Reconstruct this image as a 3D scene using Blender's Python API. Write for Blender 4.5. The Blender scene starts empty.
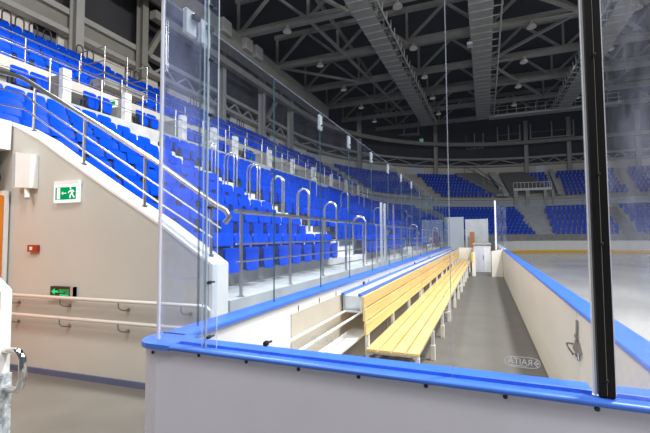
import bpy, math, random
from mathutils import Vector, Matrix
random.seed(7)
sc = bpy.context.scene
COL = sc.collection
PI = math.pi

# ------------------------------------------------------------------ materials
def new_mat(name):
    m = bpy.data.materials.new(name); m.use_nodes = True
    nt = m.node_tree; nt.nodes.clear()
    out = nt.nodes.new('ShaderNodeOutputMaterial')
    return m, nt, out

def pmat(name, col, rough=0.5, metal=0.0, var=0.0, scale=4.0, bump=0.0, stretch=(1,1,1), spec=0.5, coat=0.0, col2=None):
    m, nt, out = new_mat(name)
    b = nt.nodes.new('ShaderNodeBsdfPrincipled')
    b.inputs['Roughness'].default_value = rough
    b.inputs['Metallic'].default_value = metal
    b.inputs['Specular IOR Level'].default_value = spec
    b.inputs['Coat Weight'].default_value = coat
    nt.links.new(b.outputs[0], out.inputs[0])
    b.inputs['Base Color'].default_value = (*col, 1)
    if var > 0 or bump > 0 or col2:
        tc = nt.nodes.new('ShaderNodeTexCoord')
        mp = nt.nodes.new('ShaderNodeMapping'); mp.inputs['Scale'].default_value = stretch
        nz = nt.nodes.new('ShaderNodeTexNoise'); nz.inputs['Scale'].default_value = scale
        nz.inputs['Detail'].default_value = 5
        nt.links.new(tc.outputs['Object'], mp.inputs[0]); nt.links.new(mp.outputs[0], nz.inputs[0])
        if var > 0 or col2:
            rp = nt.nodes.new('ShaderNodeValToRGB')
            c2 = col2 if col2 else tuple(min(1, c*(1+var)) for c in col)
            c1 = col if col2 else tuple(c*(1-var) for c in col)
            rp.color_ramp.elements[0].position = .3; rp.color_ramp.elements[1].position = .7
            rp.color_ramp.elements[0].color = (*c1, 1); rp.color_ramp.elements[1].color = (*c2, 1)
            nt.links.new(nz.outputs[0], rp.inputs[0]); nt.links.new(rp.outputs[0], b.inputs['Base Color'])
        if bump > 0:
            bp = nt.nodes.new('ShaderNodeBump'); bp.inputs['Strength'].default_value = bump
            bp.inputs['Distance'].default_value = .02
            nt.links.new(nz.outputs[0], bp.inputs['Height']); nt.links.new(bp.outputs[0], b.inputs['Normal'])
    return m

def emat(name, col, strength):
    m, nt, out = new_mat(name)
    e = nt.nodes.new('ShaderNodeEmission'); e.inputs[0].default_value = (*col, 1); e.inputs[1].default_value = strength
    nt.links.new(e.outputs[0], out.inputs[0]); return m

def glass_mat(name, tint=(.96,.98,1), base=.03, edge=.35, power=4, haze=0.0, hazecol=(.75,.78,.95), streak=(14,14,2), rough=.01):
    # clear acrylic pane: see-through, mirror-like at a glancing view, optional scuffed haze
    m, nt, out = new_mat(name)
    tr = nt.nodes.new('ShaderNodeBsdfTransparent'); tr.inputs[0].default_value = (*tint, 1)
    gl = nt.nodes.new('ShaderNodeBsdfGlossy'); gl.inputs['Roughness'].default_value = rough
    gl.inputs['Color'].default_value = (.9,.93,1,1)
    lw = nt.nodes.new('ShaderNodeLayerWeight'); lw.inputs[0].default_value = .5
    pw = nt.nodes.new('ShaderNodeMath'); pw.operation = 'POWER'; pw.inputs[1].default_value = power
    nt.links.new(lw.outputs['Facing'], pw.inputs[0])
    mu = nt.nodes.new('ShaderNodeMath'); mu.operation = 'MULTIPLY_ADD'; mu.inputs[1].default_value = edge; mu.inputs[2].default_value = base
    nt.links.new(pw.outputs[0], mu.inputs[0])
    mx = nt.nodes.new('ShaderNodeMixShader')
    nt.links.new(mu.outputs[0], mx.inputs[0]); nt.links.new(tr.outputs[0], mx.inputs[1]); nt.links.new(gl.outputs[0], mx.inputs[2])
    last = mx
    if haze > 0:
        tc = nt.nodes.new('ShaderNodeTexCoord')
        mp = nt.nodes.new('ShaderNodeMapping'); mp.inputs['Scale'].default_value = streak
        mp.inputs['Rotation'].default_value = (.3, .5, .2)
        nz = nt.nodes.new('ShaderNodeTexNoise'); nz.inputs['Scale'].default_value = 1.0; nz.inputs['Detail'].default_value = 8
        nz.inputs['Roughness'].default_value = .7
        nt.links.new(tc.outputs['Object'], mp.inputs[0]); nt.links.new(mp.outputs[0], nz.inputs[0])
        rp = nt.nodes.new('ShaderNodeMapRange'); rp.inputs[1].default_value = .38; rp.inputs[2].default_value = .75
        rp.inputs[3].default_value = haze*.25; rp.inputs[4].default_value = haze*2.2
        nt.links.new(nz.outputs[0], rp.inputs[0])
        df = nt.nodes.new('ShaderNodeBsdfDiffuse'); df.inputs[0].default_value = (*hazecol, 1)
        tl = nt.nodes.new('ShaderNodeBsdfTranslucent'); tl.inputs[0].default_value = (*hazecol, 1)
        ad = nt.nodes.new('ShaderNodeMixShader'); ad.inputs[0].default_value = .5
        nt.links.new(df.outputs[0], ad.inputs[1]); nt.links.new(tl.outputs[0], ad.inputs[2])
        m2 = nt.nodes.new('ShaderNodeMixShader')
        nt.links.new(rp.outputs[0], m2.inputs[0]); nt.links.new(last.outputs[0], m2.inputs[1]); nt.links.new(ad.outputs[0], m2.inputs[2])
        last = m2
    nt.links.new(last.outputs[0], out.inputs[0])
    return m

def mix_trans(name, col, alpha, rough=.2):
    m, nt, out = new_mat(name)
    tr = nt.nodes.new('ShaderNodeBsdfTransparent')
    b = nt.nodes.new('ShaderNodeBsdfPrincipled'); b.inputs['Base Color'].default_value = (*col, 1); b.inputs['Roughness'].default_value = rough
    mx = nt.nodes.new('ShaderNodeMixShader'); mx.inputs[0].default_value = alpha
    nt.links.new(tr.outputs[0], mx.inputs[1]); nt.links.new(b.outputs[0], mx.inputs[2]); nt.links.new(mx.outputs[0], out.inputs[0])
    return m

M = {}
M['seat'] = pmat('blue_seat_plastic', (.0,.066,.66), .36, var=.12, scale=3, spec=.2)
M['seat_far'] = M['seat']
M['beam_shade'] = pmat('seat_beam_and_gap_shade', (.03,.035,.06), .5)  # dark seat arms and beam, also painted shade between the pans
M['bracket'] = pmat('seat_bracket_metal', (.5,.5,.5), .35, metal=.5)
M['concrete'] = pmat('pale_concrete', (.47,.49,.495), .8, var=.12, scale=2.5, bump=.1)
M['conc_dark'] = pmat('grey_concrete', (.30,.29,.28), .85, var=.15, scale=3, bump=.1)
M['beige'] = pmat('beige_wall_paint', (.52,.50,.45), .7, var=.04, scale=1.3, bump=.03)
M['white'] = pmat('white_paint', (.82,.82,.80), .5, var=.03, scale=3)
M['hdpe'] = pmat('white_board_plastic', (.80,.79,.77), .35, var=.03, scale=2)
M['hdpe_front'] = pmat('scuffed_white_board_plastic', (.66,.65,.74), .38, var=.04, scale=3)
M['cream'] = pmat('cream_board_plastic', (.80,.755,.655), .45, var=.03, scale=2)
M['board_shade'] = pmat('beige_board_shade', (.60,.54,.44), .5, var=.03)  # beige stands in for shade on the white left board
M['cap'] = pmat('blue_cap_plastic', (.055,.175,.68), .33, var=.10, scale=6)
M['yellow'] = pmat('yellow_kick_plastic', (.85,.50,.03), .4)
M['wood'] = pmat('varnished_birch', (.79,.51,.17), .40, scale=3, stretch=(10,.6,10), col2=(.89,.67,.31), coat=.15)
M['wood_end'] = pmat('birch_end_grain', (.72,.46,.14), .5, var=.15, scale=20)
M['wframe'] = pmat('white_powder_steel', (.80,.81,.80), .35, var=.02)
M['steel'] = pmat('stainless_steel', (.60,.60,.59), .30, metal=1.0, var=.05, scale=8)
M['satin'] = pmat('satin_handrail_steel', (.72,.71,.68), .42, metal=.35)
M['chrome'] = pmat('polished_steel', (.75,.75,.76), .1, metal=1.0)
M['floor'] = pmat('rubber_floor', (.16,.15,.132), .5, var=.08, scale=2.2, bump=.05, spec=.4)
M['base'] = pmat('blue_grey_skirting', (.10,.12,.21), .5, var=.08)
M['speck'] = pmat('speckled_grey_stone', (.16,.20,.23), .5, scale=38, col2=(.62,.66,.68))
M['ice'] = pmat('ice_surface', (.40,.395,.375), .16, scale=.45, stretch=(1,.5,1), col2=(.60,.595,.57), spec=.6)
M['black'] = pmat('black_anodised_metal', (.008,.007,.008), .5, spec=.2, var=.05)
M['bolt'] = pmat('dark_bolt', (.04,.04,.045), .35, metal=.6)
M['alu'] = pmat('bright_aluminium', (.75,.78,.78), .3, metal=.6)
M['truss'] = pmat('grey_painted_steel', (.29,.28,.245), .55, var=.08, scale=1.5)
M['hoop_dark'] = pmat('dark_bronze_tube', (.06,.05,.045), .4, metal=.3)
M['rear'] = pmat('pale_rear_wall_paint', (.78,.73,.65), .7, var=.04)
M['walk'] = pmat('grey_galvanised_deck', (.34,.33,.29), .6, var=.06)
M['ring'] = pmat('light_grey_painted_steel', (.42,.41,.385), .5, var=.06, scale=1.5)
M['roof'] = pmat('dark_roof_deck', (.035,.036,.040), .9, var=.15, scale=.6)
M['clad'] = pmat('dark_wall_cladding', (.05,.05,.058), .8, var=.15, scale=.6)
M['hoop'] = pmat('dark_tube_steel', (.30,.29,.28), .3, metal=.8)
M['orange'] = pmat('orange_door_paint', (.85,.26,.01), .45, var=.04)
M['brown'] = pmat('orange_brown_door', (.40,.16,.06), .5)
M['red'] = pmat('red_plastic', (.35,.03,.02), .4)
M['signw'] = emat('lit_white_sign_rim', (.93,1,.95), 1.15)
M['signg'] = emat('lit_green_sign', (.0,.36,.10), 1.0)
M['signd'] = emat('dim_green_sign', (.25,.55,.35), .35)
M['sign_black'] = pmat('black_sign_face', (.015,.02,.018), .4)
M['sign_led'] = emat('lit_green_letters', (.02,.75,.22), 1.1)
M['lens'] = emat('lamp_lens', (1,.97,.9), .13)
M['logo'] = mix_trans('white_vinyl_transfer', (.85,.85,.85), .75, .5)
M['glass'] = glass_mat('clear_acrylic', base=.022, edge=.30, power=4)
M['glass_side'] = glass_mat('clear_acrylic_lightly_scuffed', base=.02, edge=.22, power=4, haze=.008)
M['glass_scuff'] = glass_mat('scuffed_acrylic', base=.04, edge=.3, haze=.075, streak=(9,9,3))
M['glass_curve'] = glass_mat('curved_scuffed_acrylic', base=.035, edge=.40, power=2.5, haze=.05, hazecol=(.55,.62,1.0), streak=(7,7,2.2))
M['gedge'] = mix_trans('acrylic_edge', (.62,.72,.80), .55)
M['gedge_dark'] = mix_trans('acrylic_joint_edge', (.06,.14,.16), .70)
M['bead'] = mix_trans('clear_joint_bead', (.55,.60,.68), .5)
M['gedge_white'] = mix_trans('acrylic_bright_edge', (.86,.88,.95), .80)
M['clip'] = mix_trans('frosted_clip', (.55,.60,.63), .6, .3)

# ------------------------------------------------------------------ helpers
class MB:
    def __init__(s): s.v=[]; s.f=[]; s.m=[]; s.sm=[]
    def add(s, vs, fs, mi=0, smooth=False):
        o=len(s.v); s.v += [tuple(v) for v in vs]
        for f in fs: s.f.append(tuple(i+o for i in f)); s.m.append(mi); s.sm.append(smooth)
        return s
    def box(s, x0,x1,y0,y1,z0,z1, mi=0):
        vs=[(x,y,z) for x in (x0,x1) for y in (y0,y1) for z in (z0,z1)]
        return s.add(vs, [(0,1,3,2),(4,6,7,5),(0,4,5,1),(2,3,7,6),(0,2,6,4),(1,5,7,3)], mi)
    def bbox(s, x0,x1,y0,y1,z0,z1, b=.006, mi=0):
        # box with chamfered edges
        bm_=[]
        cx=[(x0,x1),(y0,y1),(z0,z1)]
        vs=[]; idx={}
        for ax in range(3):
            for i in (0,1):
                for j in (0,1):
                    for k in (0,1):
                        c=[cx[0][i],cx[1][j],cx[2][k]]; sg=[1 if q==0 else -1 for q in (i,j,k)]
                        for a in range(3):
                            if a!=ax: c[a]+=sg[a]*b
                        idx[(ax,i,j,k)]=len(vs); vs.append(c)
        fs=[]
        for ax in range(3):
            o=[a for a in range(3) if a!=ax]
            for side in (0,1):
                loop=[]
                for (p,q) in ((0,0),(1,0),(1,1),(0,1)):
                    t=[0,0,0]; t[ax]=side; t[o[0]]=p; t[o[1]]=q; loop.append(idx[(ax,*t)])
                fs.append(tuple(loop))
        for ax in range(3):   # edges along axis ax
            o=[a for a in range(3) if a!=ax]
            for p in (0,1):
                for q in (0,1):
                    def g(a,e):
                        t=[0,0,0]; t[ax]=e; t[o[0]]=p; t[o[1]]=q; return idx[(a,*t)]
                    fs.append((g(o[0],0),g(o[1],0),g(o[1],1),g(o[0],1)))
        for i in (0,1):
            for j in (0,1):
                for k in (0,1): fs.append((idx[(0,i,j,k)],idx[(1,i,j,k)],idx[(2,i,j,k)]))
        return s.add(vs,fs,mi)
    def tube(s, p0,p1,r,n=8, mi=0, r2=None):
        return s.path([p0,p1],r,n,mi)
    def path(s, pts, r, n=8, mi=0):
        pts=[Vector(p) for p in pts]; vs=[]; fs=[]; N=len(pts)
        prev=None
        for i,p in enumerate(pts):
            if i==0: d=pts[1]-p
            elif i==N-1: d=p-pts[i-1]
            else: d=(pts[i+1]-p).normalized()+(p-pts[i-1]).normalized()
            d.normalize()
            if prev is None:
                a=Vector((0,0,1)) if abs(d.z)<.9 else Vector((1,0,0))
                u=d.cross(a).normalized()
            else:
                u=(prev-d*prev.dot(d)).normalized()
            prev=u; w=d.cross(u)
            for k in range(n):
                t=2*PI*k/n; vs.append(p+u*(r*math.cos(t))+w*(r*math.sin(t)))
        for i in range(N-1):
            for k in range(n):
                a=i*n+k; b=i*n+(k+1)%n; fs.append((a,b,b+n,a+n))
        s.add(vs,fs,mi,True)
        s.add([vs[k] for k in range(n)],[tuple(range(n-1,-1,-1))],mi)
        s.add([vs[(N-1)*n+k] for k in range(n)],[tuple(range(n))],mi)
        return s
    def beam(s, p0,p1,w,h, mi=0):
        # rectangular bar between two points (w sideways, h upright)
        p0=Vector(p0);p1=Vector(p1);d=(p1-p0).normalized()
        a=Vector((0,0,1)) if abs(d.z)<.95 else Vector((0,1,0))
        u=d.cross(a).normalized(); v=u.cross(d).normalized()
        vs=[]
        for p in (p0,p1):
            for (i,j) in ((-1,-1),(1,-1),(1,1),(-1,1)): vs.append(p+u*(i*w/2)+v*(j*h/2))
        return s.add(vs,[(3,2,1,0),(4,5,6,7),(0,1,5,4),(1,2,6,5),(2,3,7,6),(3,0,4,7)],mi)
    def prism(s, poly, axis, a0, a1, mi=0, smooth=False):
        # poly in the two other axes (in axis order), extruded along axis
        def mk(p,a):
            if axis=='x': return (a,p[0],p[1])
            if axis=='y': return (p[0],a,p[1])
            return (p[0],p[1],a)
        n=len(poly); vs=[mk(p,a0) for p in poly]+[mk(p,a1) for p in poly]
        fs=[tuple(range(n)),tuple(range(2*n-1,n-1,-1))]
        s.add(vs,fs,mi)
        s.add(vs,[(i,i+n,(i+1)%n+n,(i+1)%n) for i in range(n)],mi,smooth)
        return s
    def lathe(s, prof, c, n=16, mi=0, axis='z'):
        vs=[];fs=[]
        for (r,h) in prof:
            for k in range(n):
                t=2*PI*k/n
                if axis=='z': vs.append((c[0]+r*math.cos(t),c[1]+r*math.sin(t),c[2]+h))
                elif axis=='y': vs.append((c[0]+r*math.cos(t),c[1]+h,c[2]+r*math.sin(t)))
                else: vs.append((c[0]+h,c[1]+r*math.cos(t),c[2]+r*math.sin(t)))
        for i in range(len(prof)-1):
            for k in range(n): fs.append((i*n+k,i*n+(k+1)%n,(i+1)*n+(k+1)%n,(i+1)*n+k))
        s.add(vs,fs,mi,True)
        s.add(vs[:n],[tuple(range(n-1,-1,-1))],mi); s.add(vs[-n:],[tuple(range(n))],mi)
        return s
    def mesh(s, name, mats, off=(0,0,0)):
        me=bpy.data.meshes.new(name)
        me.from_pydata([(v[0]-off[0],v[1]-off[1],v[2]-off[2]) for v in s.v],[],s.f)
        for m in (mats if isinstance(mats,(list,tuple)) else [mats]): me.materials.append(m)
        me.polygons.foreach_set('material_index',s.m); me.polygons.foreach_set('use_smooth',s.sm)
        import bmesh
        bm=bmesh.new(); bm.from_mesh(me); bmesh.ops.recalc_face_normals(bm,faces=bm.faces); bm.to_mesh(me); bm.free()
        me.update(); return me

def tag(o,label=None,cat=None,group=None,kind=None):
    if label: o['label']=label
    if cat: o['category']=cat
    if group: o['group']=group
    if kind: o['kind']=kind
    return o
def empty(name,loc,label,cat,group=None,rz=0):
    o=bpy.data.objects.new(name,None); COL.objects.link(o); o.location=loc; o.rotation_euler=(0,0,rz)
    o.empty_display_size=.2
    return tag(o,label,cat,group)
def worldloc(o):
    p=Vector(o.location)
    while o.parent: o=o.parent; p+=Vector(o.location)
    return p
def part(name,mb,mat,parent,label=None,kind=None):
    o=bpy.data.objects.new(name,mb.mesh(name,mat,worldloc(parent))); COL.objects.link(o); o.parent=parent
    if label: o['label']=label
    if kind: o['kind']=kind
    return o
def single(name,mb,mat,label,cat,group=None,kind=None):
    xs=[v[0] for v in mb.v]; ys=[v[1] for v in mb.v]; zs=[v[2] for v in mb.v]
    off=((min(xs)+max(xs))/2,(min(ys)+max(ys))/2,min(zs))
    o=bpy.data.objects.new(name,mb.mesh(name,mat,off)); COL.objects.link(o); o.location=off
    return tag(o,label,cat,group,kind)
def struct(name,mb,mat):
    o=bpy.data.objects.new(name,mb.mesh(name,mat)); COL.objects.link(o); o['kind']='structure'; return o
def copy_tree(o,parent=None):
    c=o.copy(); COL.objects.link(c); c.parent=parent
    for ch in o.children: copy_tree(ch,c)
    return c
def text_mesh(body,size,extrude=.0):
    cu=bpy.data.curves.new('lettering','FONT'); cu.body=body; cu.size=size; cu.extrude=extrude
    cu.align_x='CENTER'; cu.align_y='CENTER'
    t=bpy.data.objects.new('lettering',cu); COL.objects.link(t)
    bpy.context.view_layer.update()
    dg=bpy.context.evaluated_depsgraph_get()
    me=bpy.data.meshes.new_from_object(t.evaluated_get(dg))
    vs=[tuple(v.co) for v in me.vertices]; fs=[tuple(p.vertices) for p in me.polygons]
    bpy.data.objects.remove(t); bpy.data.curves.remove(cu); bpy.data.meshes.remove(me)
    return vs,fs
ORD=['first','second','third','fourth','fifth','sixth','seventh','eighth','ninth','tenth','eleventh','twelfth','thirteenth','fourteenth','fifteenth','sixteenth','seventeenth','eighteenth','nineteenth','twentieth']
TENS={20:'twenty',30:'thirty',40:'forty',50:'fifty',60:'sixty',70:'seventy',80:'eighty'}
def ordw(n):
    if n<=20: return ORD[n-1]
    t,u=divmod(n,10)
    if u==0: return TENS[n][:-1]+'ieth'
    return TENS[t*10]+'-'+ORD[u-1]

# ------------------------------------------------------------------ camera
F=393.83; W_,P_,R_=0.385248,0.0502351,-0.0054992; CAMZ=1.65
cy,sy=math.cos(W_),math.sin(W_)
fw=Vector((-sy*math.cos(P_),cy*math.cos(P_),math.sin(P_))); rt=Vector((cy,sy,0)); up=rt.cross(fw)
r2=rt*math.cos(R_)+up*math.sin(R_); u2=up*math.cos(R_)-rt*math.sin(R_)
cd=bpy.data.cameras.new('camera'); cam=bpy.data.objects.new('camera',cd); COL.objects.link(cam)
cd.sensor_width=36; cd.lens=F*36/650; cd.clip_end=300; cd.clip_start=.05
mw=Matrix((r2,u2,-fw)).transposed().to_4x4(); mw.translation=Vector((0,0,CAMZ)); cam.matrix_world=mw
sc.camera=cam
def img_x(x,y):
    k=Vector((x,y,0)).dot(fw); return 999 if k<.2 else Vector((x,y,0)).dot(r2)/k*F+325

# ------------------------------------------------------------------ bowl plan
CX,CY,R0=7.4,38.0,10.0
Y0=3.64
L1=CY-Y0; LA=R0*PI/2
def bowl(t,s,z):
    """t runs along the front edge of the stand, s outwards from it"""
    if t<L1: return (-2.6-s, Y0+t, z)
    if t<L1+LA:
        a=PI-(t-L1)/R0; return (CX+(R0+s)*math.cos(a), CY+(R0+s)*math.sin(a), z)
    return (CX+(t-L1-LA), CY+R0+s, z)
def bowl_rot(t):
    if t<L1: return 0
    if t<L1+LA: return -(t-L1)/R0
    return -PI/2
TS=[0,3,6,9,12,16,20,24,28,32,L1]+[L1+LA*i/18 for i in range(1,19)]+[L1+LA+i*4 for i in range(1,6)]
def sweep(mb,prof,ts=TS,mi=0,closed=True,caps=True):
    n=len(prof); vs=[bowl(t,s,z) for t in ts for (s,z) in prof]; fs=[]
    m=n if closed else n-1
    for i in range(len(ts)-1):
        for k in range(m):
            fs.append((i*n+k,i*n+(k+1)%n,(i+1)*n+(k+1)%n,(i+1)*n+k))
    if caps and closed:
        fs.append(tuple(range(n))); fs.append(tuple((len(ts)-1)*n+k for k in range(n-1,-1,-1)))
    mb.add(vs,fs,mi); return mb

# ================================================================== SETTING
fl=MB(); fl.box(-8,.65,-3,24,-.12,0); struct('floor',fl,M['floor'])
ic=MB(); ic.prism([(.80,-6),(32,-6),(32,43.9),(9.2,43.9)]+[(9.2+8.38*math.cos(PI/2+k*PI/20),35.5+8.38*math.sin(PI/2+k*PI/20)) for k in range(1,10)]+[(.80,35.5)],'z',-.10,.004)
single('ice_sheet',ic,M['ice'],'pale grey ice surface of the rink beyond the blue capped boards','ice')
ce=MB(); ce.box(-26,34,-6,76,20.2,20.5); struct('ceiling',ce,M['roof'])
wb=MB(); sweep(wb,[(17.6,12.0),(17.9,12.0),(17.9,20.3),(17.6,20.3)]); struct('wall_back',wb,M['clad'])

# stand end wall (beige) with its sloped white coping, skirting
def wy(x,off=0): return 3.27+.06*(x+4.3)+off
def wallprism(mb,poly,o0,o1,mi=0):
    n=len(poly); vs=[(x,wy(x,o0),z) for x,z in poly]+[(x,wy(x,o1),z) for x,z in poly]
    fs=[tuple(range(n)),tuple(range(2*n-1,n-1,-1))]+[(i,i+n,(i+1)%n+n,(i+1)%n) for i in range(n)]
    mb.add(vs,fs,mi)
SL=[(-2.66,1.39),(-3.32,1.82),(-4.08,2.25),(-4.82,2.685),(-5.20,2.92),(-5.62,3.12),(-6.10,3.27),(-7.2,3.30)]
we=MB(); wallprism(we,[(-7.2,0),(-2.66,0)]+[(x,z-.03) for x,z in SL],0,.25)
struct('wall_end',we,M['beige'])
tr=MB()
wallprism(tr,[(-2.622,0),(-2.662,0)]+[(x,z-.032) for x,z in SL]+[(x,z) for x,z in SL[::-1]][:-1]+[(-2.622,1.365)],-.012,.262)
struct('trim_coping',tr,M['white'])
ba=MB(); wallprism(ba,[(-7,0.0),(-2.62,0.0),(-2.62,.065),(-7,.065)],-.022,-.002); struct('baseboard_end',ba,M['base'])
# the side wall of the passage with its lintel and orange door
wl=MB(); wl.box(-6.05,-5.68,1.0,3.16,2.79,3.17); struct('wall_lintel',wl,M['white'])
wl=MB(); wl.box(-6.6,-5.87,-.5,3.1,0,2.785); struct('wall_left',wl,M['beige'])
d=MB(); d.bbox(-5.86,-5.70,1.2,3.115,0.01,2.20,.01)
do=struct('door_1',d,M['orange'])
d2=MB(); d2.box(-5.86,-5.685,3.118,3.165,0,2.26); struct('trim_door',d2,M['white'])

# ================================================================== DASHER BOARDS
def cap_poly(inner,outer,z=1.1):
    return None
# --- the near board facing the camera
fb=empty('dasher_board',(-.6,1.65,0),'lavender white board nearest the camera with blue cap across the foreground','board')
poly=[(-1.655,1.612),(-1.60,1.598),(1.4,1.598),(1.4,1.72),(-1.58,1.72),(-1.745,1.80),(-1.745,1.70),(-1.72,1.645)]
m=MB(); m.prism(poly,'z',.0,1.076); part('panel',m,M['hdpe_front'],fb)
m=MB()
# blue cap: rounded nose, slot, raised inner slab
nose=[(1.60,1.074),(1.588,1.075),(1.580,1.080),(1.577,1.087),(1.580,1.094),(1.588,1.099),(1.60,1.100),(1.628,1.100),(1.628,1.080),(1.64,1.074)]
m.prism(nose,'x',-1.499,1.4,0,True)
slab=[(1.660,1.06),(1.660,1.103),(1.664,1.106),(1.738,1.106),(1.744,1.101),(1.744,1.06)]
m.prism(slab,'x',-1.499,.335)
m.prism(slab,'x',.396,1.4)
m.box(-1.499,1.4,1.63,1.66,1.068,1.078)
# rounded corner cap
cor=[]
for k in range(0,9):
    a=-PI/2-k*PI/2/8; cor.append((-1.63+.125*math.cos(a)*1.0,1.70+.125*math.sin(a)))
m.prism(cor+[(-1.755,1.80),(-1.50,1.80),(-1.50,1.577)],'z',1.074,1.100)
part('rail_cap',m,M['cap'],fb)
for (x,z) in ((-1.622,1.05),(-1.324,1.066),(-1.049,1.066),(-.778,1.064),(-.501,1.066),(-.227,1.066),(.054,1.066),(.335,1.066)):
    m=MB(); m.lathe([(.0085,0),(.0085,-.004),(.005,-.006)],(x,1.598,z),10,0,'y'); part('bolt',m,M['bolt'],fb)
# --- left side board
lb=empty('dasher_board',(-1.66,11,0),'long white board left of the bench with blue cap below the side glass','board')
m=MB(); m.box(-1.725,-1.595,1.80,20.7,0,1.07); part('panel',m,M['hdpe'],lb)
m=MB(); m.prism([(-1.745,1.070),(-1.745,1.09),(-1.737,1.1),(-1.583,1.1),(-1.575,1.092),(-1.575,1.070)],'y',1.78,20.7); part('rail_cap',m,M['cap'],lb)
for y in (3.27,3.76,4.25,5.6,7.0):
    m=MB(); m.box(-1.597,-1.590,y-.004,y+.004,.93,1.02); part('slot',m,M['bolt'],lb)
m=MB(); m.box(-1.598,-1.586,3.12,20.6,.02,.97); part('shade_panel',m,M['board_shade'],lb,'beige painted shade low on the board')  # thin beige sheet paints the shaded lower part of the inner face
# --- right side (ice side) boards, one per panel
segs=[(1.74,3.545,'near the black post'),(3.555,6.60,'carrying the steel gate latch'),(6.62,10.22,'third along the floor strip'),(10.24,14.30,'fourth along the floor strip'),(14.32,17.15,'farthest along the floor strip')]
for i,(y0,y1,w) in enumerate(segs):
    b=empty('dasher_board',(.71,(y0+y1)/2,0),['cream ice side board right of the black post with blue cap','cream ice side board carrying the steel gate latch','cream ice side board next beyond the latch board','cream ice side board between the two narrow farther seams','cream ice side board farthest along the bench floor'][i],'board','ice side boards of the bench')
    m=MB(); m.bbox(.637,.765,y0+.014,y1-.014,.02,1.072,.008); part('panel',m,M['cream'],b)
    m=MB(); m.prism([(.625,1.072),(.625,1.088),(.631,1.096),(.777,1.096),(.785,1.088),(.785,1.072)],'y',y0-(.005 if i else 0),y1+.005); part('rail_cap',m,M['cap'],b)
    m=MB(); m.box(.660,.74,y0,y1,.0,.02); part('foot',m,M['bolt'],b)
    m=MB(); m.box(.67,.74,y1-.03,y1+.004,.02,1.07); part('joint_post',m,M['bolt'],b,'dark joint post')
    if i==1:
        l=MB()
        l.bbox(.622,.637,3.50,3.535,.94,1.005,.003)
        l.tube((.628,3.518,.955),(.624,3.52,.845),.009)
        l.bbox(.612,.632,3.505,3.54,.87,.90,.003)
        l.prism([(3.47,.845),(3.56,.845),(3.60,.80),(3.66,.775),(3.62,.755),(3.40,.775),(3.40,.79)],'x',.618,.636)
        l.path([(.612,3.62,.80),(.598,3.70,.785),(.592,3.74,.775),(.596,3.70,.75),(.604,3.56,.735)],.008)
        l.tube((.622,3.47,.785),(.618,3.43,.725),.010); l.tube((.622,3.55,.77),(.618,3.53,.725),.008)
        l.lathe([(.016,0),(.016,-.012)],(.62,3.50,.765),10,0,'x')
        part('gate_latch',l,M['hoop'],b,'steel gate latch')
# --- rest of the rink boards, beyond the bench
def rink_pt(t,s,z):
    c=(9.2,35.5); r=8.5
    if t<18.3: return (.71-s,17.2+t,z)
    if t<18.3+r*PI/2:
        a=PI-(t-18.3)/r; return (c[0]+(r+s)*math.cos(a),c[1]+(r+s)*math.sin(a),z)
    return (c[0]+t-18.3-r*PI/2,c[1]+r+s,z)
RT=[0,6,12,18.3]+[18.3+8.5*PI/2*i/14 for i in range(1,15)]+[32+i*5 for i in range(0,5)]
def rsweep(mb,prof):
    n=len(prof); vs=[rink_pt(t,s,z) for t in RT for s,z in prof]; fs=[]
    for i in range(len(RT)-1):
        for k in range(n): fs.append((i*n+k,i*n+(k+1)%n,(i+1)*n+(k+1)%n,(i+1)*n+k))
    fs.append(tuple(range(n))); fs.append(tuple((len(RT)-1)*n+k for k in range(n-1,-1,-1)))
    mb.add(vs,fs)
rb=empty('rink_boards',(.71,20,0),'white rink boards with yellow kick strip curving round the far end of the ice','board')
m=MB(); rsweep(m,[(-.04,.22),(.10,.22),(.10,1.08),(-.04,1.08)]); part('panel',m,M['hdpe'],rb)
m=MB(); rsweep(m,[(-.05,0.0),(.10,0.0),(.10,.22),(-.05,.22)]); part('kick_plate',m,M['yellow'],rb,'yellow kick strip')
m=MB(); rsweep(m,[(-.06,1.08),(.12,1.08),(.12,1.11),(-.06,1.11)]); part('rail_cap',m,M['white'],rb)
# glass on the far boards
def rglass(t0,t1):
    mb=MB(); vs=[]; 
    ts=[t0+(t1-t0)*i/4 for i in range(5)]
    for t in ts:
        for (s,z) in ((.02,1.11),(.032,1.11),(.032,2.9),(.02,2.9)): vs.append(rink_pt(t,s,z))
    fs=[]
    for i in range(4):
        for k in range(4): fs.append((i*4+k,i*4+(k+1)%4,(i+1)*4+(k+1)%4,(i+1)*4+k))
    mb.add(vs,fs); return mb
gi=0
t=0.02
while t<18:
    t1=t+2.25
    gi+=1
    o=single('rink_glass',rglass(t,t1),M['glass'],'tall clear pane on the ice side boards beyond the bench, %s from its end'%ordw(gi),'glass'); 
    t=t1+.01

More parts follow.
